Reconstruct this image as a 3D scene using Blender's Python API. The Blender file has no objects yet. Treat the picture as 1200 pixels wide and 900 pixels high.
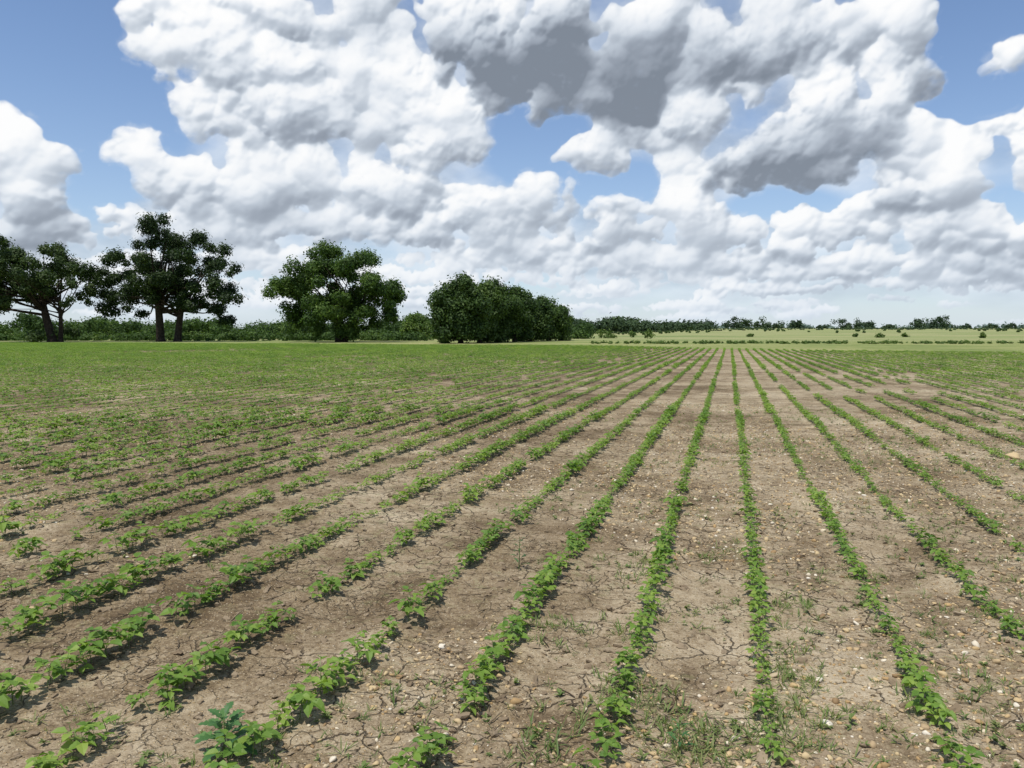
import bpy, math, random
import numpy as np
from mathutils import Vector, Matrix
random.seed(7); rng=np.random.default_rng(11)
sc=bpy.context.scene
sc.view_settings.view_transform='Standard'; sc.view_settings.look='None'; sc.view_settings.exposure=0
H_EYE=1.75; F=900.0; HOR=389.0
YAW=math.radians(15.8); PITCH=-math.atan((450-HOR)/F)
fx,fy=-math.sin(YAW),math.cos(YAW); rx,ry=math.cos(YAW),math.sin(YAW)
def W(L,D): return (L*rx+D*fx, L*ry+D*fy)
def LD(x,y): return x*rx+y*ry, x*fx+y*fy
def pxdir(px,py):
    dx=(px-600)/F; du=(450-py)/F
    cp,sp=math.cos(PITCH),math.sin(PITCH)
    return np.array([fx*cp-sp*du*fx+dx*rx, fy*cp-sp*du*fy+dx*ry, sp+cp*du])
def px2ground(px,py):
    d=pxdir(px,py); t=-H_EYE/d[2]; return d[0]*t,d[1]*t
def azel(px,py):
    d=pxdir(px,py); d=d/np.linalg.norm(d)
    L,D=LD(d[0],d[1]); return math.atan2(L,D), math.asin(d[2])

# ---------- numpy noise ----------
def hsh(ix,iy,seed=0):
    n=(ix.astype(np.int64)*374761393+iy.astype(np.int64)*668265263+seed*982451653)&0xffffffff
    n=((n^(n>>13))*1274126177)&0xffffffff
    n=n^(n>>16)
    return (n&0xffff)/65535.0
def vnoise(x,y,seed=0):
    x=np.asarray(x,float);y=np.asarray(y,float)
    ix=np.floor(x);iy=np.floor(y);u=x-ix;v=y-iy
    u=u*u*(3-2*u);v=v*v*(3-2*v)
    a=hsh(ix,iy,seed);b=hsh(ix+1,iy,seed);c=hsh(ix,iy+1,seed);d=hsh(ix+1,iy+1,seed)
    return (a*(1-u)+b*u)*(1-v)+(c*(1-u)+d*u)*v
def fbm(x,y,seed=0,o=4):
    s=0;a=.5;t=0
    for i in range(o):
        c,s_=math.cos(.7*i+.3),math.sin(.7*i+.3)
        X_,Y_=x*c-y*s_,x*s_+y*c
        s=s+a*vnoise(X_*2**i+17.3*i,Y_*2**i-9.1*i,seed+i);t+=a;a*=.5
    return s/t
def sstep(a,b,x):
    t=np.clip((x-a)/(b-a),0,1);return t*t*(3-2*t)
ROW_S=0.68; ROW_0=0.21
def edgeD(L):
    l1=98-0.263*(L-6.5); l2=98-1.35*(L-6.5); l3=73-.37*(L-25)
    return np.minimum(l1,np.maximum(l2,l3))
def terrain(x,y):
    x=np.asarray(x,float);y=np.asarray(y,float)
    L,D=LD(x,y); r=np.hypot(x,y)
    hill=sstep(150,580,D)*(4.6+2.6*(fbm(x/200,y/200,5,2)-.5))*sstep(0.02,0.33,L/np.maximum(D,1))
    hill=hill+sstep(900,4000,D)*3
    fade=1-sstep(18,45,r)
    ph=np.abs(((x-ROW_0)/ROW_S+.5)%1-.5)*2
    m=0.018*(1-ph)**2+0.045*(fbm(x*1.1,y*.8,3,3)-.5)+0.035*(fbm(x*6,y*6,9,3)-.5)
    return hill+m*fade
# ---------- mesh helpers ----------
def link(o): sc.collection.objects.link(o); return o
def mesh_np(name,V,Fc,mats=(),matidx=None,smooth=False):
    me=bpy.data.meshes.new(name)
    V=np.asarray(V,np.float32);Fc=np.asarray(Fc,np.int32)
    me.vertices.add(len(V));me.vertices.foreach_set('co',V.ravel())
    k=Fc.shape[1];me.loops.add(Fc.size);me.loops.foreach_set('vertex_index',Fc.ravel())
    me.polygons.add(len(Fc));me.polygons.foreach_set('loop_start',np.arange(0,Fc.size,k,dtype=np.int32))
    me.polygons.foreach_set('loop_total',np.full(len(Fc),k,np.int32))
    for m in mats: me.materials.append(m)
    if matidx is not None: me.polygons.foreach_set('material_index',np.asarray(matidx,np.int32))
    me.polygons.foreach_set('use_smooth',np.full(len(Fc),smooth,bool))
    me.update(calc_edges=True)
    return me
# ---------- node helper ----------
class NT:
    def __init__(s,t): s.t=t
    def n(s,typ,**k):
        x=s.t.nodes.new(typ)
        for a,b in k.items(): setattr(x,a,b)
        return x
    def put(s,sock,v):
        if isinstance(v,bpy.types.NodeSocket): s.t.links.new(v,sock)
        elif v is not None: sock.default_value=v
    def m(s,op,a,b=None,c=None,clamp=False):
        x=s.n('ShaderNodeMath',operation=op,use_clamp=clamp)
        s.put(x.inputs[0],a)
        if b is not None: s.put(x.inputs[1],b)
        if c is not None: s.put(x.inputs[2],c)
        return x.outputs[0]
    def v(s,op,a,b=None,c=None):
        x=s.n('ShaderNodeVectorMath',operation=op)
        s.put(x.inputs[0],a)
        if b is not None:
            s.put(x.inputs[3] if op=='SCALE' else x.inputs[1],b)
        if c is not None: s.put(x.inputs[2],c)
        return x.outputs['Value'] if op in('LENGTH','DOT_PRODUCT','DISTANCE') else x.outputs[0]
    def noise(s,vec,scale,detail=3,rough=.5,dim='3D',out=0,dist=0):
        x=s.n('ShaderNodeTexNoise',noise_dimensions=dim)
        s.put(x.inputs['Vector'],vec);x.inputs['Scale'].default_value=scale
        x.inputs['Detail'].default_value=detail;x.inputs['Roughness'].default_value=rough
        x.inputs['Distortion'].default_value=dist
        return x.outputs[out]
    def vor(s,vec,scale,feature='F1',dim='3D',out='Distance',rnd=1):
        x=s.n('ShaderNodeTexVoronoi',feature=feature,voronoi_dimensions=dim)
        s.put(x.inputs['Vector'],vec);x.inputs['Scale'].default_value=scale
        x.inputs['Randomness'].default_value=rnd
        return x.outputs[out]
    def mix(s,f,a,b,blend='MIX'):
        x=s.n('ShaderNodeMix',data_type='RGBA',blend_type=blend)
        s.put(x.inputs[0],f);s.put(x.inputs[6],a);s.put(x.inputs[7],b)
        return x.outputs[2]
    def ramp(s,f,stops,interp='LINEAR'):
        x=s.n('ShaderNodeValToRGB');x.color_ramp.interpolation=interp
        e=x.color_ramp.elements
        while len(e)<len(stops): e.new(.5)
        for i,(p,c) in enumerate(stops):
            e[i].position=p;e[i].color=c if len(c)==4 else (*c,1)
        s.put(x.inputs[0],f);return x.outputs[0]
    def ss(s,a,b,x):
        r=s.n('ShaderNodeMapRange',interpolation_type='SMOOTHSTEP')
        s.put(r.inputs[0],x);r.inputs[1].default_value=a;r.inputs[2].default_value=b
        r.inputs[3].default_value=0;r.inputs[4].default_value=1
        return r.outputs[0]
def newmat(name):
    m=bpy.data.materials.new(name);m.use_nodes=True;m.node_tree.nodes.clear()
    return m,NT(m.node_tree)
def out(t,sh):
    o=t.n('ShaderNodeOutputMaterial');t.t.links.new(sh,o.inputs[0])
def principled(t,col,rough=.8,spec=.3,normal=None):
    p=t.n('ShaderNodeBsdfPrincipled');t.put(p.inputs['Base Color'],col);t.put(p.inputs['Roughness'],rough)
    p.inputs['Specular IOR Level'].default_value=spec
    if normal is not None: t.put(p.inputs['Normal'],normal)
    return p.outputs[0]
def leafmat(name,c1,c2,c3,trans=.35,scale=.6,rough=.55,spec=.35,tb=1.6):
    m,t=newmat(name)
    geo=t.n('ShaderNodeNewGeometry');oi=t.n('ShaderNodeObjectInfo')
    n=t.noise(geo.outputs['Position'],scale,2)
    f=t.m('ADD',t.m('MULTIPLY',n,.75),t.m('MULTIPLY',oi.outputs['Random'],.25))
    f=t.m('ADD',t.m('MULTIPLY',t.m('SUBTRACT',geo.outputs['Random Per Island'],.5),.35),f)
    col=t.ramp(f,[(.25,c1),(.5,c2),(.8,c3)])
    p=principled(t,col,rough,spec)
    tr=t.n('ShaderNodeBsdfTranslucent')
    t.put(tr.inputs[0],t.mix(1.0,col,(tb,tb*1.05,tb*.5,1),'MULTIPLY'))
    mx=t.n('ShaderNodeMixShader');mx.inputs[0].default_value=trans
    t.t.links.new(p,mx.inputs[1]);t.t.links.new(tr.outputs[0],mx.inputs[2])
    out(t,mx.outputs[0]);return m
M_soy=leafmat('soy_leaf',(.085,.17,.026),(.145,.245,.036),(.24,.33,.062),.33,.35)
M_stem=leafmat('green_stem',(.09,.15,.04),(.12,.18,.05),(.15,.2,.06),.1,2)
M_grass=leafmat('weed_grass',(.08,.13,.03),(.13,.19,.05),(.2,.22,.08),.3,1.5)
M_dkweed=leafmat('dark_weed_leaf',(.03,.09,.03),(.055,.14,.04),(.10,.2,.06),.25,6)
M_oak=leafmat('shaded_oak_foliage',(.012,.028,.007),(.027,.054,.012),(.062,.10,.022),.25,.28,.6,.25)  # left oaks stand in shade; that shade is put into the leaf colour
M_oak2=leafmat('light_oak_foliage',(.030,.066,.012),(.070,.128,.022),(.155,.23,.042),.28,.28,.6,.25)
M_oak3=leafmat('hedgerow_foliage',(.022,.048,.011),(.044,.085,.017),(.095,.15,.031),.25,.28,.6,.25)
M_hedge=leafmat('hedge_foliage',(.03,.06,.016),(.058,.108,.025),(.12,.175,.042),.25,.12,.7,.2)
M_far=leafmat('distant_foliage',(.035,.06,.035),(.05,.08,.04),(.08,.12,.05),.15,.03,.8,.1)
M_farblue=leafmat('haze_tinted_foliage',(.10,.15,.14),(.12,.17,.15),(.14,.19,.14),.1,.02,.9,.05)  # aerial haze painted into the base colour as a pale blue-green
def barkmat():
    m,t=newmat('bark');g=t.n('ShaderNodeNewGeometry')
    n=t.noise(g.outputs['Position'],3,5)
    out(t,principled(t,t.ramp(n,[(.3,(.02,.016,.012)),(.7,(.06,.048,.036))]),.95,.1));return m
M_bark=barkmat()
def pebmat():
    m,t=newmat('pebble');oi=t.n('ShaderNodeObjectInfo');tc=t.n('ShaderNodeTexCoord')
    n=t.noise(tc.outputs['Object'],60,2)
    c=t.ramp(oi.outputs['Random'],[(0,(.2,.125,.06)),(.15,(.42,.28,.12)),(.35,(.52,.41,.23)),(.55,(.47,.35,.19)),(.72,(.28,.2,.12)),(.84,(.58,.49,.33)),(1,(.68,.63,.52))])
    c=t.mix(t.m('MULTIPLY',n,.3),c,(.22,.16,.10,1))
    out(t,principled(t,c,.7,.3));return m
M_peb=pebmat()
def simple(name,c1,c2,sc_=30,rough=.9):
    m,t=newmat(name);tc=t.n('ShaderNodeTexCoord');oi=t.n('ShaderNodeObjectInfo')
    n=t.noise(tc.outputs['Object'],sc_,2)
    f=t.m('ADD',t.m('MULTIPLY',n,.5),t.m('MULTIPLY',oi.outputs['Random'],.5))
    out(t,principled(t,t.ramp(f,[(.2,c1),(.8,c2)]),rough,.15));return m
M_debris=simple('plant_debris',(.05,.035,.025),(.28,.22,.14))
M_clod=simple('soil_clod',(.155,.114,.072),(.29,.23,.155))

# ---------- ground ----------
def groundmat():
    m,t=newmat('field_soil');g=t.n('ShaderNodeNewGeometry');P=g.outputs['Position']
    L=t.v('DOT_PRODUCT',P,(rx,ry,0));D=t.v('DOT_PRODUCT',P,(fx,fy,0))
    sx=t.n('ShaderNodeSeparateXYZ');t.put(sx.inputs[0],P)
    big=t.noise(P,.35,4,.6);mid=t.noise(P,2.2,5,.65);fine=t.noise(P,28,4,.7);vf=t.noise(P,120,2,.7)
    ph=t.m('ABSOLUTE',t.m('SUBTRACT',t.m('FRACT',t.m('ADD',t.m('DIVIDE',t.m('SUBTRACT',sx.outputs[0],ROW_0),ROW_S),.5)),.5))
    a=t.m('ADD',t.m('MULTIPLY',big,.95),t.m('MULTIPLY',mid,.75))
    a=t.m('SUBTRACT',a,.32)
    a=t.m('ADD',a,t.m('MULTIPLY',t.ss(-5,1,sx.outputs[0]),.09))
    a=t.m('ADD',a,t.m('MULTIPLY',t.m('SUBTRACT',fine,.5),.6))
    a=t.m('ADD',a,t.m('MULTIPLY',t.m('SUBTRACT',vf,.5),.5))
    a=t.m('SUBTRACT',a,t.m('MULTIPLY',ph,.06))
    soil=t.ramp(a,[(.34,(.10,.071,.041)),(.48,(.19,.142,.086)),(.6,(.29,.23,.149)),(.8,(.43,.36,.25))])
    wp=t.v('ADD',P,t.v('SCALE',t.v('SUBTRACT',t.noise(P,9,3,.6,out=1),(.5,.5,.5)),.12))
    cr=t.vor(wp,4.5,'DISTANCE_TO_EDGE','2D');cr2=t.vor(wp,11,'DISTANCE_TO_EDGE','2D')
    crm=t.ss(.42,.56,t.noise(P,1.1,3));crm2=t.ss(.48,.6,t.noise(P,1.9,3))
    w1=t.m('MULTIPLY',t.m('SUBTRACT',1,t.ss(.003,.032,cr)),crm);w2=t.m('MULTIPLY',t.m('SUBTRACT',1,t.ss(.0,.045,cr2)),t.m('MULTIPLY',crm2,.75))
    ck=t.m('MAXIMUM',w1,w2)
    soil=t.mix(t.m('MULTIPLY',ck,.82),soil,(.05,.036,.024,1))
    vr=t.n('ShaderNodeTexVoronoi',voronoi_dimensions='2D');t.put(vr.inputs['Vector'],P);vr.inputs['Scale'].default_value=42
    sp=t.m('MULTIPLY',t.m('SUBTRACT',1,t.ss(.16,.28,vr.outputs['Distance'])),t.ss(.5,.6,t.v('DOT_PRODUCT',vr.outputs['Color'],(1,0,0))))
    spc=t.ramp(t.v('DOT_PRODUCT',vr.outputs['Color'],(0,1,0)),[(.0,(.06,.045,.03)),(.35,(.36,.25,.12)),(.65,(.48,.37,.22)),(1,(.55,.48,.36))])
    soil=t.mix(t.m('MULTIPLY',sp,.8),soil,spc)
    gs=t.m('MULTIPLY',t.ss(.52,.66,t.noise(P,7,4,.7)),t.ss(.4,.6,t.noise(P,.5,2)))
    soil=t.mix(t.m('MULTIPLY',gs,.28),soil,(.12,.17,.05,1))
    l1=t.m('SUBTRACT',98+.263*6.5,t.m('MULTIPLY',L,.263))
    l2=t.m('SUBTRACT',98+1.35*6.5,t.m('MULTIPLY',L,1.35))
    l3=t.m('SUBTRACT',73+.37*25,t.m('MULTIPLY',L,.37))
    ed=t.m('MINIMUM',l1,t.m('MAXIMUM',l2,l3))
    dd=t.m('ADD',t.m('SUBTRACT',D,ed),t.m('MULTIPLY',t.m('SUBTRACT',t.noise(P,.25,3),.5),5))
    gm=t.ss(-1,1.5,dd)
    gn=t.m('ADD',t.m('MULTIPLY',t.noise(P,.035,4,.6),.6),t.m('MULTIPLY',t.noise(P,.5,4,.7),.4))
    gcol=t.ramp(gn,[(.34,(.11,.15,.045)),(.45,(.17,.21,.065)),(.55,(.25,.265,.10)),(.66,(.33,.31,.16))])
    ps=t.noise(t.v('MULTIPLY',P,(.009,.035,0)),1,6,.62)
    pcol=t.ramp(ps,[(.36,(.13,.175,.06)),(.44,(.20,.235,.09)),(.5,(.29,.285,.14)),(.56,(.18,.225,.08)),(.66,(.25,.26,.115))])
    gcol=t.mix(t.ss(105,190,D),gcol,pcol)
    col=t.mix(gm,soil,gcol)
    h=t.m('ADD',t.m('MULTIPLY',fine,.014),t.m('MULTIPLY',vf,.006))
    h=t.m('ADD',h,t.m('MULTIPLY',t.noise(P,9,3,.6),.022))
    h=t.m('SUBTRACT',h,t.m('MULTIPLY',ck,.014))
    h=t.m('ADD',h,t.m('MULTIPLY',sp,.006))
    b=t.n('ShaderNodeBump');b.inputs['Strength'].default_value=1;b.inputs['Distance'].default_value=1
    t.put(b.inputs['Height'],h)
    out(t,principled(t,col,.95,.12,b.outputs[0]));return m
def axis(lo,hi,step,far,g=1.12):
    a=list(np.arange(lo,hi,step));s=step;x=hi
    r=[]
    while x<far: r.append(x);s*=g;x+=s
    r.append(far)
    l=[];s=step;x=lo-step
    while x>-far: l.append(x);s*=g;x-=s
    l.append(-far)
    return np.array(l[::-1]+a+r)
X=axis(-9,7,.04,6000,1.045);Y=axis(1,15,.04,6000,1.045)
gx,gy=np.meshgrid(X,Y);gz=terrain(gx,gy)
nx,ny=len(X),len(Y)
V=np.stack([gx.ravel(),gy.ravel(),gz.ravel()],1)
i,j=np.meshgrid(np.arange(nx-1),np.arange(ny-1));q=(j*nx+i).ravel()
Fc=np.stack([q,q+1,q+nx+1,q+nx],1)
link(bpy.data.objects.new('ground',mesh_np('ground',V,Fc,[groundmat()],smooth=True)))

# ---------- scatter ----------
def scatter(name,pos,rot,scl,protos):
    col=bpy.data.collections.new(name+'_prototypes')
    for k,me in enumerate(protos):
        col.objects.link(bpy.data.objects.new('%s_part_%02d'%(name,k),me))
    n=len(pos)
    me=bpy.data.meshes.new(name);me.vertices.add(n);me.vertices.foreach_set('co',np.asarray(pos,np.float32).ravel())
    a=me.attributes.new('rot','FLOAT_VECTOR','POINT');a.data.foreach_set('vector',np.asarray(rot,np.float32).ravel())
    scl=np.asarray(scl,np.float32)
    if scl.ndim==1: scl=np.repeat(scl[:,None],3,1)
    a=me.attributes.new('scl','FLOAT_VECTOR','POINT');a.data.foreach_set('vector',scl.ravel())
    a=me.attributes.new('idx','INT','POINT');a.data.foreach_set('value',rng.integers(0,len(protos),n).astype(np.int32))
    o=link(bpy.data.objects.new(name,me))
    g=bpy.data.node_groups.new(name+'_scatter','GeometryNodeTree')
    g.interface.new_socket('Geometry',in_out='INPUT',socket_type='NodeSocketGeometry')
    g.interface.new_socket('Geometry',in_out='OUTPUT',socket_type='NodeSocketGeometry')
    N=g.nodes;I=N.new('NodeGroupInput');O=N.new('NodeGroupOutput')
    ci=N.new('GeometryNodeCollectionInfo');ci.inputs[0].default_value=col;ci.inputs[1].default_value=True;ci.inputs[2].default_value=True
    ip=N.new('GeometryNodeInstanceOnPoints');ip.inputs['Pick Instance'].default_value=True
    def na(nm,ty):
        x=N.new('GeometryNodeInputNamedAttribute');x.data_type=ty;x.inputs[0].default_value=nm
        return [s for s in x.outputs if s.enabled and s.name=='Attribute'][0]
    er=N.new('FunctionNodeEulerToRotation')
    K=g.links.new
    K(I.outputs[0],ip.inputs['Points']);K(ci.outputs[0],ip.inputs['Instance'])
    K(na('idx','INT'),ip.inputs['Instance Index']);K(na('rot','FLOAT_VECTOR'),er.inputs[0]);K(er.outputs[0],ip.inputs['Rotation'])
    K(na('scl','FLOAT_VECTOR'),ip.inputs['Scale']);K(ip.outputs[0],O.inputs[0])
    md=o.modifiers.new('scatter','NODES');md.node_group=g
    return o
class MB:
    def __init__(s): s.V=[];s.F=[];s.M=[]
    def add(s,v,f,m=0):
        b=len(s.V);s.V+=[tuple(x) for x in v];s.F+=[tuple(b+i for i in q) for q in f];s.M+=[m]*len(f)
    def mesh(s,name,mats,smooth=False):
        me=bpy.data.meshes.new(name);me.from_pydata(s.V,[],s.F)
        for m in mats: me.materials.append(m)
        me.polygons.foreach_set('material_index',s.M);me.polygons.foreach_set('use_smooth',[smooth]*len(s.F))
        me.update();return me
    def tube(s,pts,rad,n=5,m=0):
        pts=[Vector(p) for p in pts];vs=[]
        for i,p in enumerate(pts):
            d=(pts[min(i+1,len(pts)-1)]-pts[max(i-1,0)]).normalized()
            u=d.orthogonal().normalized() if abs(d.z)<.99 else Vector((1,0,0))
            if i==0: u0=u
            u=(u0-d*u0.dot(d));u=u.normalized() if u.length>1e-4 else d.orthogonal().normalized()
            w=d.cross(u)
            for k in range(n):
                a=2*math.pi*k/n;vs.append(p+(u*math.cos(a)+w*math.sin(a))*rad[i])
        fs=[]
        for i in range(len(pts)-1):
            for k in range(n):
                fs.append((i*n+k,i*n+(k+1)%n,(i+1)*n+(k+1)%n,(i+1)*n+k))
        s.add(vs,fs,m)
def leaflet(mb,base,d,length,width,droop=.3,fold=.18,m=0,simple=False,roll=0):
    base=Vector(base);d=Vector(d).normalized()
    side=d.cross(Vector((0,0,1)));side=side.normalized() if side.length>1e-3 else Vector((1,0,0))
    side=(Matrix.Rotation(roll,3,d)@side)
    up=side.cross(d)
    def P(t,w,z): return base+d*(t*length)+side*(w*width)+up*(z*width)-Vector((0,0,droop*length*t*t))
    if simple:
        mb.add([P(0,0,0),P(.5,-.5,fold),P(1,0,0),P(.5,.5,fold)],[(0,2,1),(0,3,2)],m);return
    mb.add([P(0,0,0),P(.33,0,0),P(.68,0,0),P(1,0,0),P(.3,-.5,fold),P(.68,-.38,fold*.9),P(.3,.5,fold),P(.68,.38,fold*.9)],
      [(0,1,4),(1,2,5,4),(2,3,5),(0,6,1),(1,6,7,2),(2,7,3)],m)
def soy(mb,ox=0,oy=0,s=1,simple=False,R=random):
    h=R.uniform(.08,.13)*s;a0=R.uniform(0,6.28)
    lean=Vector((R.uniform(-.02,.02),R.uniform(-.02,.02),h))
    o=Vector((ox,oy,0))
    if not simple: mb.tube([o+Vector((0,0,-.01)),o+lean*.5,o+lean],[.0022*s,.002*s,.0012*s],4,1)
    nn=R.choice([4,4,5,5]) if not simple else R.choice([3,4])
    for k in range(nn):
        t=.35+.65*k/(nn-1);a=a0+k*2.4+R.uniform(-.4,.4)
        el=R.uniform(.25,.8)+.25*t
        pl=R.uniform(.035,.07)*s*(1.15-.5*t)
        st=o+lean*t;d=Vector((math.cos(a)*math.cos(el),math.sin(a)*math.cos(el),math.sin(el)))
        e=st+d*pl
        if not simple: mb.tube([st,e],[.0012*s,.0009*s],3,1)
        ll=R.uniform(.048,.072)*s*(1.1-.35*t);w=ll*R.uniform(.66,.8)
        for off in (0,1.25,-1.25):
            aa=a+off+R.uniform(-.2,.2);e2=R.uniform(-.15,.45)
            dd=Vector((math.cos(aa)*math.cos(e2),math.sin(aa)*math.cos(e2),math.sin(e2)))
            leaflet(mb,e+(d*.012*s if off==0 else Vector((0,0,0))),dd,ll*(1.1 if off==0 else 1)*(1.15 if simple else 1),w*(1.2 if simple else 1),R.uniform(.1,.5),R.uniform(.05,.25),0,simple,R.uniform(-.5,.5))
near_p=[]
for k in range(10):
    mb=MB();soy(mb,s=random.uniform(.85,1.1));near_p.append(mb.mesh('soybean_plant_mesh',[M_soy,M_stem]))
def segmesh(n,gap):
    mb=MB()
    for q in range(n):
        if random.random()<gap: continue
        soy(mb,random.gauss(0,.014),-.5+(q+random.random())/n,random.choice([.7,.9,1,1.1,1.2]),True)
    return mb.mesh('soybean_row_mesh',[M_soy,M_stem])
seg_p=[segmesh(15,.08+.07*(k%3)) for k in range(8)]
pn=[];ps_=[]
NEAR=17
for n in range(-260,150):
    x0=ROW_0+n*ROW_S
    if abs(x0)<NEAR:
        ys=np.arange(-1.0,NEAR,.058);ys=ys+rng.normal(0,.02,len(ys))
        xs=x0+.035*(fbm(ys*.25,ys*0+n*3.7,21,2)-.5)*2+rng.normal(0,.013,len(ys))
        r=np.hypot(xs,ys);L,D=LD(xs,ys)
        gap=fbm(ys*3.0,ys*0+n*5.1,31,3)
        thr=.27+.08*(xs<-1.6)*(ys<5)+.04*(xs>2.4)
        keep=(r<NEAR)&(D>1.2)&(np.abs(L)<D*.95+1.2)&((gap>thr)&(rng.random(len(ys))>.18))
        xs,ys=xs[keep],ys[keep]
        g2=fbm(xs*.7,ys*.9,41,3)
        s=(.40+.66*g2+rng.normal(0,.17,len(xs)))*(1.16-.32*sstep(-2.6,.3,xs)-.08*sstep(1,4,xs))*(1+.12*sstep(8,17,np.hypot(xs,ys)))
        s=np.clip(s,.28,1.4)
        pn.append(np.stack([xs,ys,s],1))
    ys=np.arange(0,150,1.0)+rng.uniform(0,1)
    xs=x0+.03*(vnoise(ys*.1,ys*0+n*3.7,21)-.5)*2
    r=np.hypot(xs,ys);L,D=LD(xs,ys)
    gap=fbm(xs*.09,ys*.06,51,4)
    pr=rng.random(len(ys))
    keep=(r>=NEAR)&(D>2)&(np.abs(L)<D*.8+2)&(D<edgeD(L)+vnoise(xs*.3,ys*.3,2)*2-1)
    patch=sstep(.68,.78,gap)*.5+.02+.02*(L>4)
    keep&=pr>patch
    xs,ys=xs[keep],ys[keep]
    if len(xs):
        L,D=LD(xs,ys)
        s=.47+.62*fbm(xs*.07,ys*.05,61,3)+rng.normal(0,.08,len(xs))-.08*sstep(-.1,.3,L/D)+.18*sstep(35,90,D)+.16*sstep(0,-.35,L/D)
        s=np.clip(s,.42,1.35)
        ps_.append(np.stack([xs,ys,s],1))
pn=np.concatenate(pn);ps_=np.concatenate(ps_)
z=terrain(pn[:,0],pn[:,1])
scatter('soybean_plants',np.stack([pn[:,0],pn[:,1],z-.004],1),np.stack([rng.normal(0,.12,len(pn)),rng.normal(0,.12,len(pn)),rng.uniform(0,6.28,len(pn))],1),pn[:,2],near_p)
z=terrain(ps_[:,0],ps_[:,1])
flip=rng.integers(0,2,len(ps_))*math.pi+rng.normal(0,.01,len(ps_))
scatter('soybean_crop_rows',np.stack([ps_[:,0],ps_[:,1],z],1),np.stack([flip*0,flip*0,flip],1),np.stack([ps_[:,2]*1.1,np.ones(len(ps_)),ps_[:,2]],1),seg_p)

import bmesh
def lump(sub,fl,amp):
    bm=bmesh.new();bmesh.ops.create_icosphere(bm,subdivisions=sub,radius=1)
    sd=random.random()*100
    ax=random.uniform(.7,1.3)
    for v in bm.verts:
        c=v.co
        k=1+amp*(math.sin(c.x*3+sd)+math.sin(c.y*3.7+sd*2)+math.sin(c.z*4+c.x*2+sd*3))/3
        v.co=Vector((c.x*k*ax,c.y*k,c.z*k*fl))
    return bm
def lumpmesh(mat,sub=2,fl=.6,amp=.35,smooth=True):
    bm=lump(sub,fl,amp);me=bpy.data.meshes.new('lump');bm.to_mesh(me);bm.free();me.materials.append(mat)
    me.polygons.foreach_set('use_smooth',[smooth]*len(me.polygons));return me
def area_pts(n,rmax,pw=.75):
    r=rmax*rng.random(n)**pw+1.0;a=rng.uniform(-.75,.75,n)
    return W(r*np.sin(a),r*np.cos(a))
n=80000;x,y=area_pts(n,19,.78)
dens=fbm(x*.6,y*.4,71,3)+.17*sstep(-3,3,x)+.05*sstep(8,2,y)
k=rng.random(n)<sstep(.40,.70,dens);x,y=x[k],y[k];n=len(x)
s=np.clip(rng.lognormal(-5.05,.5,n),.0025,.022)
scatter('gravel_pebbles',np.stack([x,y,terrain(x,y)+s*.2],1),np.stack([rng.normal(0,.3,n),rng.normal(0,.3,n),rng.uniform(0,6.28,n)],1),s,[lumpmesh(M_peb,2,random.uniform(.45,.75),.4) for _ in range(8)])
n=12000;x,y=area_pts(n,14,.8);s=np.clip(rng.lognormal(-4.6,.5,n),.004,.03)
scatter('soil_clods',np.stack([x,y,terrain(x,y)+s*.1],1),np.stack([rng.normal(0,.3,n),rng.normal(0,.3,n),rng.uniform(0,6.28,n)],1),s,[lumpmesh(M_clod,2,.6,.7,False) for _ in range(5)])
def strawmesh():
    mb=MB();l=random.uniform(.03,.1);p=[Vector((-l/2,0,.002))]
    for i in range(3): p.append(p[-1]+Vector((l/3,random.uniform(-.006,.006),random.uniform(-.002,.004))))
    r=random.uniform(.0012,.003);mb.tube(p,[r,r,r*.8,r*.5],4);return mb.mesh('straw',[M_debris])
n=13000;x,y=area_pts(n,15,.8);k=fbm(x*.9,y*.5,81,3)>.42;x,y=x[k],y[k];n=len(x)
scatter('crop_debris',np.stack([x,y,terrain(x,y)+.003],1),np.stack([rng.normal(0,.08,n),rng.normal(0,.12,n),rng.uniform(0,6.28,n)],1),rng.uniform(.6,1.6,n),[strawmesh() for _ in range(8)])
def tuft(nb,h,spread):
    mb=MB()
    for _ in range(nb):
        a=random.uniform(0,6.28);l=random.uniform(.5,1)*h;e=random.uniform(.3,1.35)
        leaflet(mb,(random.gauss(0,spread),random.gauss(0,spread),0),(math.cos(a)*math.cos(e),math.sin(a)*math.cos(e),math.sin(e)),l,l*random.uniform(.05,.1),random.uniform(.1,.5),.1)
    return mb.mesh('tuft',[M_grass])
def rosette(nb,l0):
    mb=MB()
    for _ in range(nb):
        a=random.uniform(0,6.28);l=random.uniform(.6,1)*l0;e=random.uniform(.1,1)
        leaflet(mb,(0,0,.003+random.random()*.02),(math.cos(a)*math.cos(e),math.sin(a)*math.cos(e),math.sin(e)),l,l*random.uniform(.3,.5),random.uniform(.1,.4),.1)
    return mb.mesh('rosette',[M_grass])
n=11500;x,y=area_pts(n,18,.7);dens=fbm(x*.8,y*.8,91,3)+.12*sstep(-2,2,x)+.03
k=(rng.random(n)<sstep(.5,.75,dens));x,y=x[k],y[k];n=len(x)
scatter('weed_seedlings',np.stack([x,y,terrain(x,y)-.002],1),np.stack([0*x,0*x,rng.uniform(0,6.28,n)],1),rng.uniform(.4,1.2,n),[tuft(random.randint(6,14),.09,.012) for _ in range(5)]+[rosette(random.randint(5,9),.04) for _ in range(4)])
pts=[]
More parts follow.
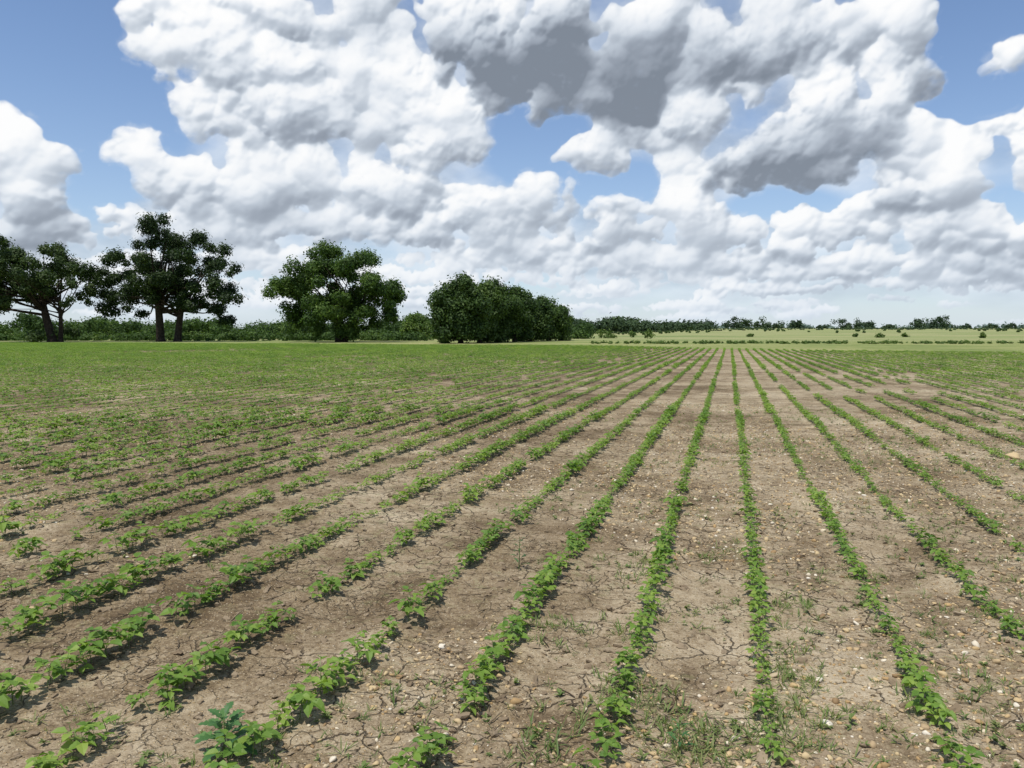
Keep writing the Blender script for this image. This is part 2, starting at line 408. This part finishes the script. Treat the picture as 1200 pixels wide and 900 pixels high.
for (px,py,m_) in [(735,815,50),(790,860,60),(930,790,60),(905,860,60),(945,845,40),(640,745,40),(925,710,35),(860,650,25),(750,665,25),(1170,820,25),(830,885,40),(720,745,30),(640,880,30),(420,830,20),(1100,840,20)]:
    X0,Y0=px2ground(px,py)
    for _ in range(m_): pts.append((X0+random.gauss(0,.11),Y0+random.gauss(0,.16)))
pts=np.array(pts);n=len(pts)
scatter('crabgrass_patches',np.stack([pts[:,0],pts[:,1],terrain(pts[:,0],pts[:,1])-.002],1),np.stack([rng.normal(0,.1,n),rng.normal(0,.1,n),rng.uniform(0,6.28,n)],1),rng.uniform(.4,1.15,n),[tuft(random.randint(5,10),.1,.012) for _ in range(5)])
def lobed_leaf(mb,base,d,l,w,m=0):
    d=Vector(d).normalized();side=d.cross(Vector((0,0,1))).normalized();up=side.cross(d)
    vs=[];prof=[(.0,.04),(.15,.3),(.25,.2),(.4,.5),(.5,.28),(.65,.42),(.73,.2),(.88,.22),(1,.0)]
    for t,ww in prof:
        c=Vector(base)+d*(t*l)-Vector((0,0,.35*l*t*t))
        vs+=[c-side*ww*w+up*ww*w*.25,c,c+side*ww*w+up*ww*w*.25]
    fs=[]
    for i in range(len(prof)-1):
        b=i*3;fs+=[(b,b+1,b+4,b+3),(b+1,b+2,b+5,b+4)]
    mb.add(vs,fs,m)
def weed(name,px,py,h,nl,l,upright):
    mb=MB();mb.tube([(0,0,-.01),(.005,.003,h*.5),(.0,.01,h)],[.004,.003,.0015],5,1)
    for k in range(nl):
        t=.1+.9*k/nl;a=k*2.4;e=.2+.6*t if not upright else .5
        ll=l*(1.1-.5*t);st=Vector((.003,.003,h*t))
        d=Vector((math.cos(a)*math.cos(e),math.sin(a)*math.cos(e),math.sin(e)))
        mb.tube([st,st+d*ll*.3],[.0015,.001],3,1)
        lobed_leaf(mb,st+d*ll*.3,d,ll,ll*(.6 if not upright else .35))
    x,y=px2ground(px,py);o=link(bpy.data.objects.new(name,mb.mesh(name,[M_dkweed,M_stem])));o.location=(x,y,float(terrain(x,y)));return o
weed('horsenettle_weed',262,885,.15,20,.12,False)
weed('pigweed_plant',608,668,.24,14,.07,True)
weed('pigweed_plant',795,880,.12,10,.06,True)
bmr=lump(3,.6,.3);me=bpy.data.meshes.new('stone');bmr.to_mesh(me);bmr.free();me.materials.append(M_peb)
o=link(bpy.data.objects.new('field_stone',me));x,y=px2ground(1187,538);o.location=(x,y,float(terrain(x,y))+.02);o.scale=(.09,.09,.1)

# ---------- trees ----------
def quads_cloud(cent,rad,cnt,size,flat=.85,shell=.5):
    C=np.repeat(cent,cnt,0);R=np.repeat(rad,cnt)
    n=len(C);d=rng.normal(size=(n,3));d/=np.linalg.norm(d,axis=1)[:,None]
    rr=R*(shell+(1-shell)*rng.random(n))*(.72+.35*rng.random(n)+.75*rng.random(n)**4)
    p=C+d*rr[:,None]*np.array([1,1,flat])
    nrm=d*1.0+rng.normal(size=(n,3))*.5+np.array([0,0,.35]);nrm/=np.linalg.norm(nrm,axis=1)[:,None]
    t=np.cross(nrm,rng.normal(size=(n,3)));t/=np.linalg.norm(t,axis=1)[:,None];b=np.cross(nrm,t)
    s=size*(.55+.8*rng.random(n))[:,None]
    V=np.stack([p-t*s,p-b*s*.55,p+t*s,p+b*s*.55],1).reshape(-1,3)
    Fq=np.arange(n*4).reshape(-1,4)
    return V,Fq
def make_tree(name,basepx,D,lobes,trunks,nclump,leaf,size=.3,mat=M_oak,crad=(1.1,2.1),depth=.85,basez=0,nl=16):
    k=D/F;bx=(basepx-600)*k
    def loc(px,py,dd=0):
        return np.array([(px-600)*k-bx,dd,H_EYE+(HOR-py)*k-basez])
    lob=[(loc(a,b),c*k) for a,b,c in lobes]
    tot=sum(r**2 for _,r in lob);C=[];Rd=[]
    cxm=np.mean([l[0][0] for l in lob]);wid=max(abs(l[0][0]-cxm)+l[1] for l in lob)
    for c,r in lob:
        for _ in range(max(3,int(nclump*r*r/tot))):
            d=rng.normal(size=3);d/=np.linalg.norm(d)
            rr=r*(.45+.55*rng.random()**.6)
            cr=rng.uniform(*crad);cr=min(cr,r*.6)
            q=c+d*max(rr-cr*.45,.1)
            q[1]+=rng.uniform(-1,1)*math.sqrt(max(0,wid**2-(c[0]-cxm)**2))*depth*.6
            C.append(q);Rd.append(cr)
    C=np.array(C);Rd=np.array(Rd)
    cnt=(leaf*(Rd/Rd.mean())**2).astype(int)
    V,Fq=quads_cloud(C,Rd,cnt,size)
    mb=MB()
    for (p0,p1,w0) in trunks:
        a=Vector(loc(*p0));a.z=min(a.z,0)-.3;b=Vector(loc(*p1));m=(a+b)/2+Vector((random.uniform(-.3,.3),0,0))
        mb.tube([a,a+Vector((0,0,.8)),m,b],[w0*1.45,w0,w0*.85,w0*.6],9)
        idx=[i for i in range(len(C)) if C[i][2]>m.z]
        random.shuffle(idx)
        for i in idx[:nl]:
            e=Vector(C[i]);s=m.lerp(b,random.uniform(.0,1));q1=s.lerp(e,.4)+Vector((0,0,random.uniform(-.3,.8)));q2=s.lerp(e,.75)+Vector((random.gauss(0,.3),random.gauss(0,.3),random.gauss(0,.3)))
            w=w0*random.uniform(.2,.4);mb.tube([s,q1,q2,e],[w,w*.7,w*.4,w*.12],5)
    nb=len(mb.V);VV=np.concatenate([np.array(mb.V,float).reshape(-1,3),V]);FF=np.concatenate([np.array(mb.F,int).reshape(-1,4),Fq+nb])
    mi=np.concatenate([np.zeros(len(mb.F),int),np.ones(len(Fq),int)])
    me=mesh_np(name,VV,FF,[M_bark,mat],mi)
    o=link(bpy.data.objects.new(name,me));x,y=W(bx,D);o.location=(x,y,basez);o.rotation_euler=(0,0,YAW);return o
make_tree('oak_tree',62,134,[(12,306,28),(40,300,22),(72,312,24),(-25,325,36),(92,322,16),(55,328,26),(0,345,24),(28,330,28),(35,346,20),(90,340,15),(-55,335,32),(64,348,14),(18,358,15),(98,352,9),(58,388,14),(70,390,12)],[((62,399),(52,350),.75),((72,399),(72,350),.4)],140,380,.22,M_oak,(.8,1.8),.7,0,24)
make_tree('oak_tree',195,140,[(205,282,28),(172,297,27),(236,300,27),(195,316,38),(134,316,24),(260,322,22),(148,340,28),(248,346,26),(212,340,24),(120,348,17),(270,352,14),(131,364,14),(262,370,13),(185,335,24),(178,272,10),(112,330,11),(160,364,11),(232,362,10)],[((189,400),(186,338),.75),((209,400),(217,345),.65)],150,380,.22,M_oak,(.8,1.8),.7,0,26)
make_tree('oak_tree',400,134,[(385,312,28),(352,330,27),(425,322,30),(400,340,40),(446,348,26),(338,342,18),(385,368,26),(428,370,24),(355,362,24),(464,342,13),(462,366,14),(410,382,17),(372,383,13),(345,378,12)],[((398,401),(396,360),.7),((405,401),(425,355),.5)],180,410,.22,M_oak2,(.9,1.9))
def shade(name,cx,top,hw,D,mat,n=60):
    bot=399;lo=[(cx,top+hw*.75,hw*.75),(cx-hw*.4,top+hw*1.2,hw*.75),(cx+hw*.4,top+hw*1.25,hw*.75),(cx-hw*.1,bot-hw*.7,hw*.8),(cx+hw*.45,bot-hw*.5,hw*.6),(cx-hw*.5,bot-hw*.5,hw*.6),(cx+hw*.5,(top+bot)/2,hw*.6),(cx-hw*.5,(top+bot)/2,hw*.6)]
    make_tree(name,cx,D,lo,[((cx,401),(cx,top+hw),.4)],n,330,.22,mat,(.9,1.7),.6)
shade('hedgerow_tree',540,320,31,118,M_oak3,130)
shade('hedgerow_tree',562,325,28,124,M_oak3,100)
shade('hedgerow_tree',582,328,27,129,M_oak3,100)
shade('hedgerow_tree',603,333,26,136,M_oak3,90)
shade('hedgerow_tree',624,340,24,144,M_oak3,90)
shade('hedgerow_tree',643,347,22,152,M_oak3,70)
shade('hedgerow_tree',656,358,15,158,M_oak3,40)
shade('hedgerow_tree',489,366,17,165,M_oak2,50)
def belt(name,x0,x1,n,top,D0,D1,mat,size,leaf,cr):
    C=[];R=[]
    for i in range(n):
        px=rng.uniform(x0,x1);D=rng.uniform(D0,D1);k=D/F
        tp=top(px)
        hgt=H_EYE+(HOR-tp)*k
        L=(px-600)*k;x,y=W(L,D);zb=float(terrain(x,y));r=rng.uniform(*cr)
        zz=zb+(max(hgt-zb,r*1.2)-r*.8)*rng.random()**.55
        C.append((x,y,max(zz,zb+r*.4)));R.append(r)
    C=np.array(C);R=np.array(R)
    V,Fq=quads_cloud(C,R,np.maximum((leaf*(R/R.mean())**2).astype(int),8),size)
    return link(bpy.data.objects.new(name,mesh_np(name,V,Fq,[mat])))
tl=lambda px: 374+float(fbm(px/28.,0.,13,3)-.5)*26
belt('background_tree_line',-200,690,680,tl,185,215,M_hedge,.36,150,(1.2,2.6))
tl2=lambda px: 389+float(fbm(px/22.,3.,14,3)-.5)*12
belt('shrub_border',-200,510,260,tl2,150,165,M_hedge,.28,90,(.7,1.5))
tl3=lambda px: 373+float(fbm(px/30.,7.,15,3)-.5)*12+max(0,px-720)*.06
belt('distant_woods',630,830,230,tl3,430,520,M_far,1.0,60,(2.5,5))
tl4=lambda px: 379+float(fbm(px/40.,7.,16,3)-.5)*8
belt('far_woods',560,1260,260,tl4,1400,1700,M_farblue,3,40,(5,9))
def crest(name,lst,D,mat,size,leaf,cr,nper):
    C=[];R=[]
    for (px,top,hw) in lst:
        DD=D*rng.uniform(.9,1.1)
        k=DD/F;x,y=W((px-600)*k,DD);zb=float(terrain(x,y));hg=H_EYE+(HOR-top)*k-zb;hg=max(hg,1.0)
        for _ in range(nper):
            r=rng.uniform(*cr)*hg
            dx=rng.uniform(-1,1)*max(hw*k-r*.5,0);dy=rng.uniform(-1,1)*hw*k
            X_,Y_=W((px-600)*k+dx,DD+dy)
            zz=rng.uniform(.2,1)*hg*(1-.35*(dx/(hw*k+1e-3))**2)-r*.5
            C.append((X_,Y_,zb+max(zz,r*.6)));R.append(r)
    C=np.array(C);R=np.array(R)
    V,Fq=quads_cloud(C,R,np.full(len(R),leaf),size)
    return link(bpy.data.objects.new(name,mesh_np(name,V,Fq,[mat])))
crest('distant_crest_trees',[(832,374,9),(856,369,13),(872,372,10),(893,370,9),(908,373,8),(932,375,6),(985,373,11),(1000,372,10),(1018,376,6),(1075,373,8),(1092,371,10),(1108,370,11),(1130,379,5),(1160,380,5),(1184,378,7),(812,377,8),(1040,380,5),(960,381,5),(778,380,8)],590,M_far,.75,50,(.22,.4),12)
bl=[]
for i in range(46):
    bl.append((rng.uniform(690,1230),rng.uniform(387.5,394),rng.uniform(.8,2.6)))
crest('pasture_bushes',bl,330,M_hedge,.3,30,(.3,.5),4)
crest('pasture_shrubs',[(878,390,4),(1002,394,3),(1030,387,4),(1060,389,3),(1150,389,3),(760,386,5),(740,388,5),(715,386,8),(700,384,10)],215,M_hedge,.25,50,(.3,.45),7)
rows=[]
for (a,b,tp) in ((720,900,388.5),(980,1200,387.5),(860,1080,390.5)):
    for px in np.arange(a,b,3.2): rows.append((px+rng.normal(0,1),tp+rng.normal(0,.5),2.6))
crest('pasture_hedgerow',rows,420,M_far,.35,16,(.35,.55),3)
tl5=lambda px: 402+float(fbm(px/15.,7.,17,3)-.5)*5
belt('field_margin_weeds',690,1260,300,tl5,112,122,M_hedge,.16,28,(.15,.4))

# ---------- clouds: cumulus heaps shaded on a distant sky backdrop band ----------
SUN_EL=math.radians(69);SUN_AZ=math.radians(-158)
x0g,x1g,y0g,y1g=-800.,800.,-10.,500.
GW,GH=1760,562
gX=np.linspace(x0g,x1g,GW);gY=np.linspace(y0g,y1g,GH);XX,YY=np.meshgrid(gX,gY)
dpx=(x1g-x0g)/(GW-1)
BL=[(12,198,76,66,20,.0),(45,262,80,36,10,.2),(-60,230,60,60,12,.1),
(205,18,88,42,20,0),(310,45,100,62,30,.05),(235,80,84,38,22,.05),(370,115,115,66,28,.06),(275,140,75,42,20,.1),(425,40,66,56,25,.14),(475,125,90,72,35,-.03),(160,168,40,20,12,.0),
(190,208,80,38,15,.0),(265,225,78,42,14,.08),(360,215,110,52,18,.12),(545,160,70,70,38,-.05),(450,215,80,46,30,.08),
(655,62,155,64,60,.72),(560,30,62,46,40,.1),(725,95,78,45,55,.45),(620,105,60,40,50,.45),(780,40,60,55,42,.08),
(640,226,42,26,34,-.1),(570,240,76,32,25,.05),(500,268,140,30,15,.1),(420,262,90,26,14,.1),(610,255,70,24,20,.15),
(890,45,125,62,45,.26),(838,120,62,46,48,.0),(940,150,115,56,50,.34),(900,200,95,34,52,.54),(1010,28,74,46,40,.0),(1065,62,44,52,42,.2),(1000,110,76,56,44,.12),
(1128,190,50,48,40,-.08),(1085,225,78,24,43,.3),(1060,165,50,46,41,.0),(1010,185,60,40,38,.14),
(700,185,46,30,26,.08),(745,150,50,44,28,.1),(700,240,60,22,22,.1),
(812,240,54,54,35,-.1),(790,185,34,36,30,-.03),(720,272,56,26,20,.08),(850,275,60,22,22,.1),
(960,275,72,32,22,.0),(1040,258,66,36,24,-.06),(1130,268,80,34,20,.06),(1200,285,70,34,15,.08),
(1186,66,40,28,20,-.05),(1180,144,46,15,10,.0),(1240,200,50,60,15,.1),
(300,-45,240,45,20,.2),(800,-50,260,45,40,.35),(1040,-55,100,36,20,.1),
(300,270,120,28,8,.06),(180,265,90,28,8,.06),(820,302,110,20,8,.05),(620,290,120,20,8,.06),(1080,304,130,24,8,.04),(940,312,100,18,7,.02),(720,308,90,16,7,.02),(1180,320,80,16,6,.02)]
for _ in range(150):
    yy=rng.uniform(292,374);q=(yy-280)/90
    BL.append((rng.uniform(-60,1260),yy,rng.uniform(24,90)*(1.1-.5*q),rng.uniform(6,13)*(1.15-.6*q),rng.uniform(0,8),rng.uniform(-.1,.08)))
Hb=np.full((GH,GW),-1e3);own=np.full((GH,GW),-1,int)
def splat(cx,cy,cz,r,b):
    i0=max(int((cx-r-x0g)/dpx),0);i1=min(int((cx+r-x0g)/dpx)+2,GW);j0=max(int((cy-r-y0g)/dpx),0);j1=min(int((cy+r-y0g)/dpx)+2,GH)
    if i1<=i0 or j1<=j0:return
    d2=r*r-(XX[j0:j1,i0:i1]-cx)**2-(YY[j0:j1,i0:i1]-cy)**2
    h=np.where(d2>0,cz+np.sqrt(np.maximum(d2,0)),-1e3)
    sub=Hb[j0:j1,i0:i1];m=h>sub;sub[m]=h[m];own[j0:j1,i0:i1][m]=b
bc=[]
R_=random.Random(5)
for b,(px,py,ax,ay,zz,dk) in enumerate(BL):
    a,e=azel(px,py);cx=a*F;cy=e*F;c2=math.cos(a)**2;ax*=c2;ay*=(math.cos(a)*.5+.5)*.96
    bc.append((cx,cy,ax,ay,dk));zb=zz*1.6
    n1=max(7,int(10*ax/ay))
    for _ in range(n1):
        t=R_.uniform(-1,1);vv=R_.uniform(-.75,.75)
        while t*t+vv*vv>1: t=R_.uniform(-1,1);vv=R_.uniform(-.75,.75)
        r1=ay*R_.uniform(.22,.56)*(1-.35*abs(t))
        X1=cx+t*(ax-r1*.6);Y1=cy+vv*(ay-r1*.6);Z1=zb+R_.uniform(-.3,.3)*ay
        splat(X1,Y1,Z1,r1,b)
        for _ in range(14 if ay>18 else 6):
            th=R_.uniform(-.6,math.pi+.6);ph=R_.uniform(.0,1.35)
            r2=r1*R_.uniform(.18,.5)
            X2=X1+math.cos(th)*math.sin(ph)*r1*1.08;Y2=Y1+math.sin(th)*math.sin(ph)*r1;Z2=Z1+math.cos(ph)*r1*.8
            splat(X2,Y2,Z2,r2,b)
            if r2<3.5: continue
            for _ in range(11):
                th=R_.uniform(-.7,math.pi+.7);ph=R_.uniform(.2,1.5);r3=r2*R_.uniform(.18,.48)
                X3=X2+math.cos(th)*math.sin(ph)*r2*1.08;Y3=Y2+math.sin(th)*math.sin(ph)*r2*1.05;Z3=Z2+math.cos(ph)*r2*.85
                splat(X3,Y3,Z3,r3,b)
                if r3<4.: continue
                for _ in range(6):
                    th=R_.uniform(-.7,math.pi+.7);ph=R_.uniform(.3,1.5);r4=r3*R_.uniform(.25,.5)
                    splat(X3+math.cos(th)*math.sin(ph)*r3*1.1,Y3+math.sin(th)*math.sin(ph)*r3*1.1,Z3+math.cos(ph)*r3*.85,r4,b)
bc=np.array(bc)
pad=64
def blur(A,s):
    s=s*.93/dpx
    P=np.pad(A,pad,mode='edge');fyq=np.fft.fftfreq(P.shape[0])[:,None];fxq=np.fft.rfftfreq(P.shape[1])[None]
    G=np.exp(-2*(math.pi*s)**2*(fyq**2+fxq**2))
    return np.fft.irfft2(np.fft.rfft2(P)*G,s=P.shape)[pad:-pad,pad:-pad]
def samp(A,x,y):
    u=np.clip((x-x0g)/dpx,0,GW-1.001);v=np.clip((y-y0g)/dpx,0,GH-1.001);i=u.astype(int);j=v.astype(int);u=u-i;v=v-j
    return (A[j,i]*(1-u)+A[j,i+1]*u)*(1-v)+(A[j+1,i]*(1-u)+A[j+1,i+1]*u)*v
YN=YY+85*np.log(np.maximum(YY,0)+45);AMP=np.clip(.30+YY/260,.30,1)
def w2(fr,seed,o): return fbm(XX*fr*1.15,YN*fr,seed,o)-.5
def bil(fr,seed,o):
    s=0;a=.5;t=0
    for i in range(o):
        c,n_=math.cos(i*.9+.4),math.sin(i*.9+.4);f=fr*2.1**i
        s=s+a*np.abs(2*vnoise((XX*1.15*c-YN*n_)*f+31*i,(XX*1.15*n_+YN*c)*f,seed+i)-1);t+=a;a*=.55
    return s/t
wx=(w2(1/45.,101,6)*38+w2(1/11.,121,5)*14+w2(1/4.,125,3)*5)*AMP;wy=(w2(1/45.,111,6)*32+w2(1/11.,131,5)*12+w2(1/4.,135,3)*5)*AMP
mask0=(own>=0).astype(float);o_=np.maximum(own,0)
vb0=np.clip((YY-bc[o_,1])/bc[o_,3],-1.2,1.2);ub=np.abs(XX-bc[o_,0])/bc[o_,2]
dk0=bc[o_,4]*(1-.5*np.clip(ub,0,1.2)**2)*(1-.55*np.clip(vb0,-1,1))
wX,wY=XX+wx,YY+wy
Hm0=np.where(own>=0,Hb,0)
mask=samp(mask0,wX,wY);Hm=samp(Hm0,wX,wY);vb=samp(vb0*mask0,wX,wY);dkm=samp(dk0*mask0,wX,wY)
bn=bil(1/24.,201,6)
soft=blur(mask,3.5)*AMP+mask*(1-AMP)
mask=sstep(.38,.66,soft+(bn-.35)*.6*AMP)
Hm=Hm+bn*6*AMP+bil(1/8.,221,4)*1.4*AMP
Lv=np.array([-.42,.80,.40]);Lv/=np.linalg.norm(Lv)
S=np.zeros_like(mask)
for sg,wt in ((1.1,.20),(2.6,.26),(6.5,.28),(17,.26)):
    wm=blur(mask,sg);hh=blur(Hm*mask,sg)/np.maximum(wm,.02)
    hh=hh+(np.clip(wm,0,1)-1)*sg*1.5
    hy,hx=np.gradient(hh,dpx)
    nn=1/np.sqrt(hx*hx+hy*hy+1)
    S+=wt*((-hx*Lv[0]-hy*Lv[1]+Lv[2])*nn)
vb=blur(vb,3);dkm=blur(dkm,7)
bigv=fbm(XX/110.,YN/80.,151,6)-.5
tone=.62+.56*S+.14*vb-dkm*1.0+bigv*.38
# hazy veiling inside the masses lowers local contrast in patches
lc=sstep(.40,.62,fbm(XX/75.,YN/55.,155,4))
base=blur(tone*mask,9)/np.maximum(blur(mask,9),.05)
tone=tone*(1-.5*lc)+base*.5*lc
er=fbm(XX/9.,YN/9.,141,6)
crisp=blur(mask,.9);wide=blur(mask,8)
softness=np.clip(.38-.45*vb+1.3*(fbm(XX/60.,YN/60.,145,3)-.5),0,1)*AMP
al_c=sstep(.12,.8,crisp)*(.6+.4*sstep(.3,.8,blur(mask,4.)+(er-.5)*.7))
al_w=sstep(.25,.9,wide+(er-.5)*.8)
al=np.clip(al_c*(1-softness)+al_w*softness,0,1)
tone=np.where(mask>.05,tone,.74)
tone=blur(tone,.6)
def gell(lst):
    s=np.zeros_like(XX)
    for (px,py,ax,ay,wv) in lst:
        a,e=azel(px,py);s=np.maximum(s,wv*np.exp(-(((XX-a*F)/ax)**2+((YY-e*F)/ay)**2)))
    return s
holes=gell([(45,55,120,90,1),(140,110,60,75,1),(95,170,50,50,1),(655,178,50,36,1),(735,222,52,20,.9),(1150,20,70,80,1),(1165,105,70,34,1),(920,240,76,18,.9),(450,62,20,14,.5),(300,330,80,18,.5),(85,210,30,46,.7),(1190,240,50,20,.6),(600,330,70,14,.4)])
union=blur(mask,22)
sheet=sstep(.44,.76,.62*union+.42*fbm(XX/80.,YN/55.,171,6)+.20*(1-YY/260)-.55*blur(holes,3))
st=.62+.40*(fbm(XX/55.,YN/40.,181,6)-.5)*2
stops=np.array([0,.25,.5,.72,.9,1.06]);cols=np.array([(.21,.245,.30),(.325,.37,.44),(.51,.57,.65),(.745,.795,.86),(.92,.94,.965),(1,1,1)])
def tocol(T): return np.stack([np.interp(T,stops,cols[:,k]) for k in range(3)],-1)
CC=tocol(tone);SC=tocol(np.clip(st,.3,.9))*np.array([.96,.99,1.02])
hz=np.array([.66,.76,.875]);elr=np.maximum(YY,0)
hf=(.12*np.exp(-elr/160)+.45*np.exp(-elr/45))[...,None]
CC=CC*(1-hf)+hz*hf;SC=SC*(1-hf)+hz*hf
A=np.clip(.08*np.exp(-elr/250)+.66*np.exp(-elr/85),0,.85)
col=np.broadcast_to(hz,CC.shape).copy()
def over(col,A,c2,a2):
    Ao=a2+A*(1-a2);cc=(c2*a2[...,None]+col*(A*(1-a2))[...,None])/np.maximum(Ao,1e-4)[...,None];return cc,Ao
col,A=over(col,A,SC,sheet*.66)
col,A=over(col,A,CC,al)
A=A*sstep(800,740,np.abs(XX))*sstep(500,470,YY)
azg=XX/F;elg=YY/F;RR=9000
dl=np.sin(azg)*np.cos(elg)*RR;df=np.cos(azg)*np.cos(elg)*RR
V=np.stack([dl*rx+df*fx,dl*ry+df*fy,np.sin(elg)*RR],-1).reshape(-1,3)
i,j=np.meshgrid(np.arange(GW-1),np.arange(GH-1));q=(j*GW+i).ravel()
m,t=newmat('cumulus_clouds')
ac=t.n('ShaderNodeAttribute',attribute_name='cloud_tone');aa=t.n('ShaderNodeAttribute',attribute_name='cloud_cover')
em=t.n('ShaderNodeEmission');t.put(em.inputs[0],ac.outputs['Color'])
tr=t.n('ShaderNodeBsdfTransparent');mx=t.n('ShaderNodeMixShader')
t.put(mx.inputs[0],aa.outputs['Fac']);t.t.links.new(tr.outputs[0],mx.inputs[1]);t.t.links.new(em.outputs[0],mx.inputs[2]);out(t,mx.outputs[0])
m.cycles.emission_sampling='NONE'
me=mesh_np('sky',V,np.stack([q,q+1,q+GW+1,q+GW],1),[m],smooth=True)
at=me.attributes.new('cloud_tone','FLOAT_COLOR','POINT');at.data.foreach_set('color',np.concatenate([col,np.ones(col.shape[:2]+(1,))],-1).astype(np.float32).ravel())
at=me.attributes.new('cloud_cover','FLOAT','POINT');at.data.foreach_set('value',A.astype(np.float32).ravel())
link(bpy.data.objects.new('sky',me))

# ---------- world ----------
w=bpy.data.worlds.new('World');sc.world=w;w.use_nodes=True;w.node_tree.nodes.clear();t=NT(w.node_tree)
sky=t.n('ShaderNodeTexSky');sky.sky_type='NISHITA';sky.sun_disc=False;sky.sun_elevation=SUN_EL;sky.sun_rotation=SUN_AZ;sky.air_density=1;sky.dust_density=.4;sky.ozone_density=1.5
tc=t.n('ShaderNodeTexCoord');Dv=tc.outputs['Generated']
sz=t.v('DOT_PRODUCT',Dv,(0,0,1));sf=t.v('DOT_PRODUCT',Dv,(fx,fy,0))
cl=t.ss(.46,.6,t.noise(Dv,3.5,3,.55))
vis=t.m('MAXIMUM',t.ss(.52,.66,sz),t.m('SUBTRACT',1,t.ss(.35,.6,sf)))  # limits the clouds to sky out of view, added as fill for shadows
c=t.mix(t.m('MULTIPLY',t.m('MULTIPLY',cl,vis),.85),t.v('MULTIPLY',sky.outputs[0],(.108,.118,.134)),(.68,.71,.76,1))
bgn=t.n('ShaderNodeBackground');t.put(bgn.inputs[0],c);bgn.inputs[1].default_value=1
wo=t.n('ShaderNodeOutputWorld');t.t.links.new(bgn.outputs[0],wo.inputs[0])

sun=bpy.data.lights.new('sun','SUN');sun.energy=4.5;sun.angle=math.radians(.53);sun.color=(1,.95,.87)
so=link(bpy.data.objects.new('sun',sun))
sd=Vector((math.sin(SUN_AZ)*math.cos(SUN_EL),math.cos(SUN_AZ)*math.cos(SUN_EL),math.sin(SUN_EL)))
so.rotation_euler=(-sd).to_track_quat('-Z','Y').to_euler();so.location=(0,0,50)
cam=bpy.data.cameras.new('camera');cam.lens=27;cam.sensor_width=36;cam.clip_start=.05;cam.clip_end=12000
co=link(bpy.data.objects.new('camera',cam));co.location=(0,0,H_EYE);co.rotation_euler=(math.pi/2+PITCH,0,YAW)
sc.camera=co
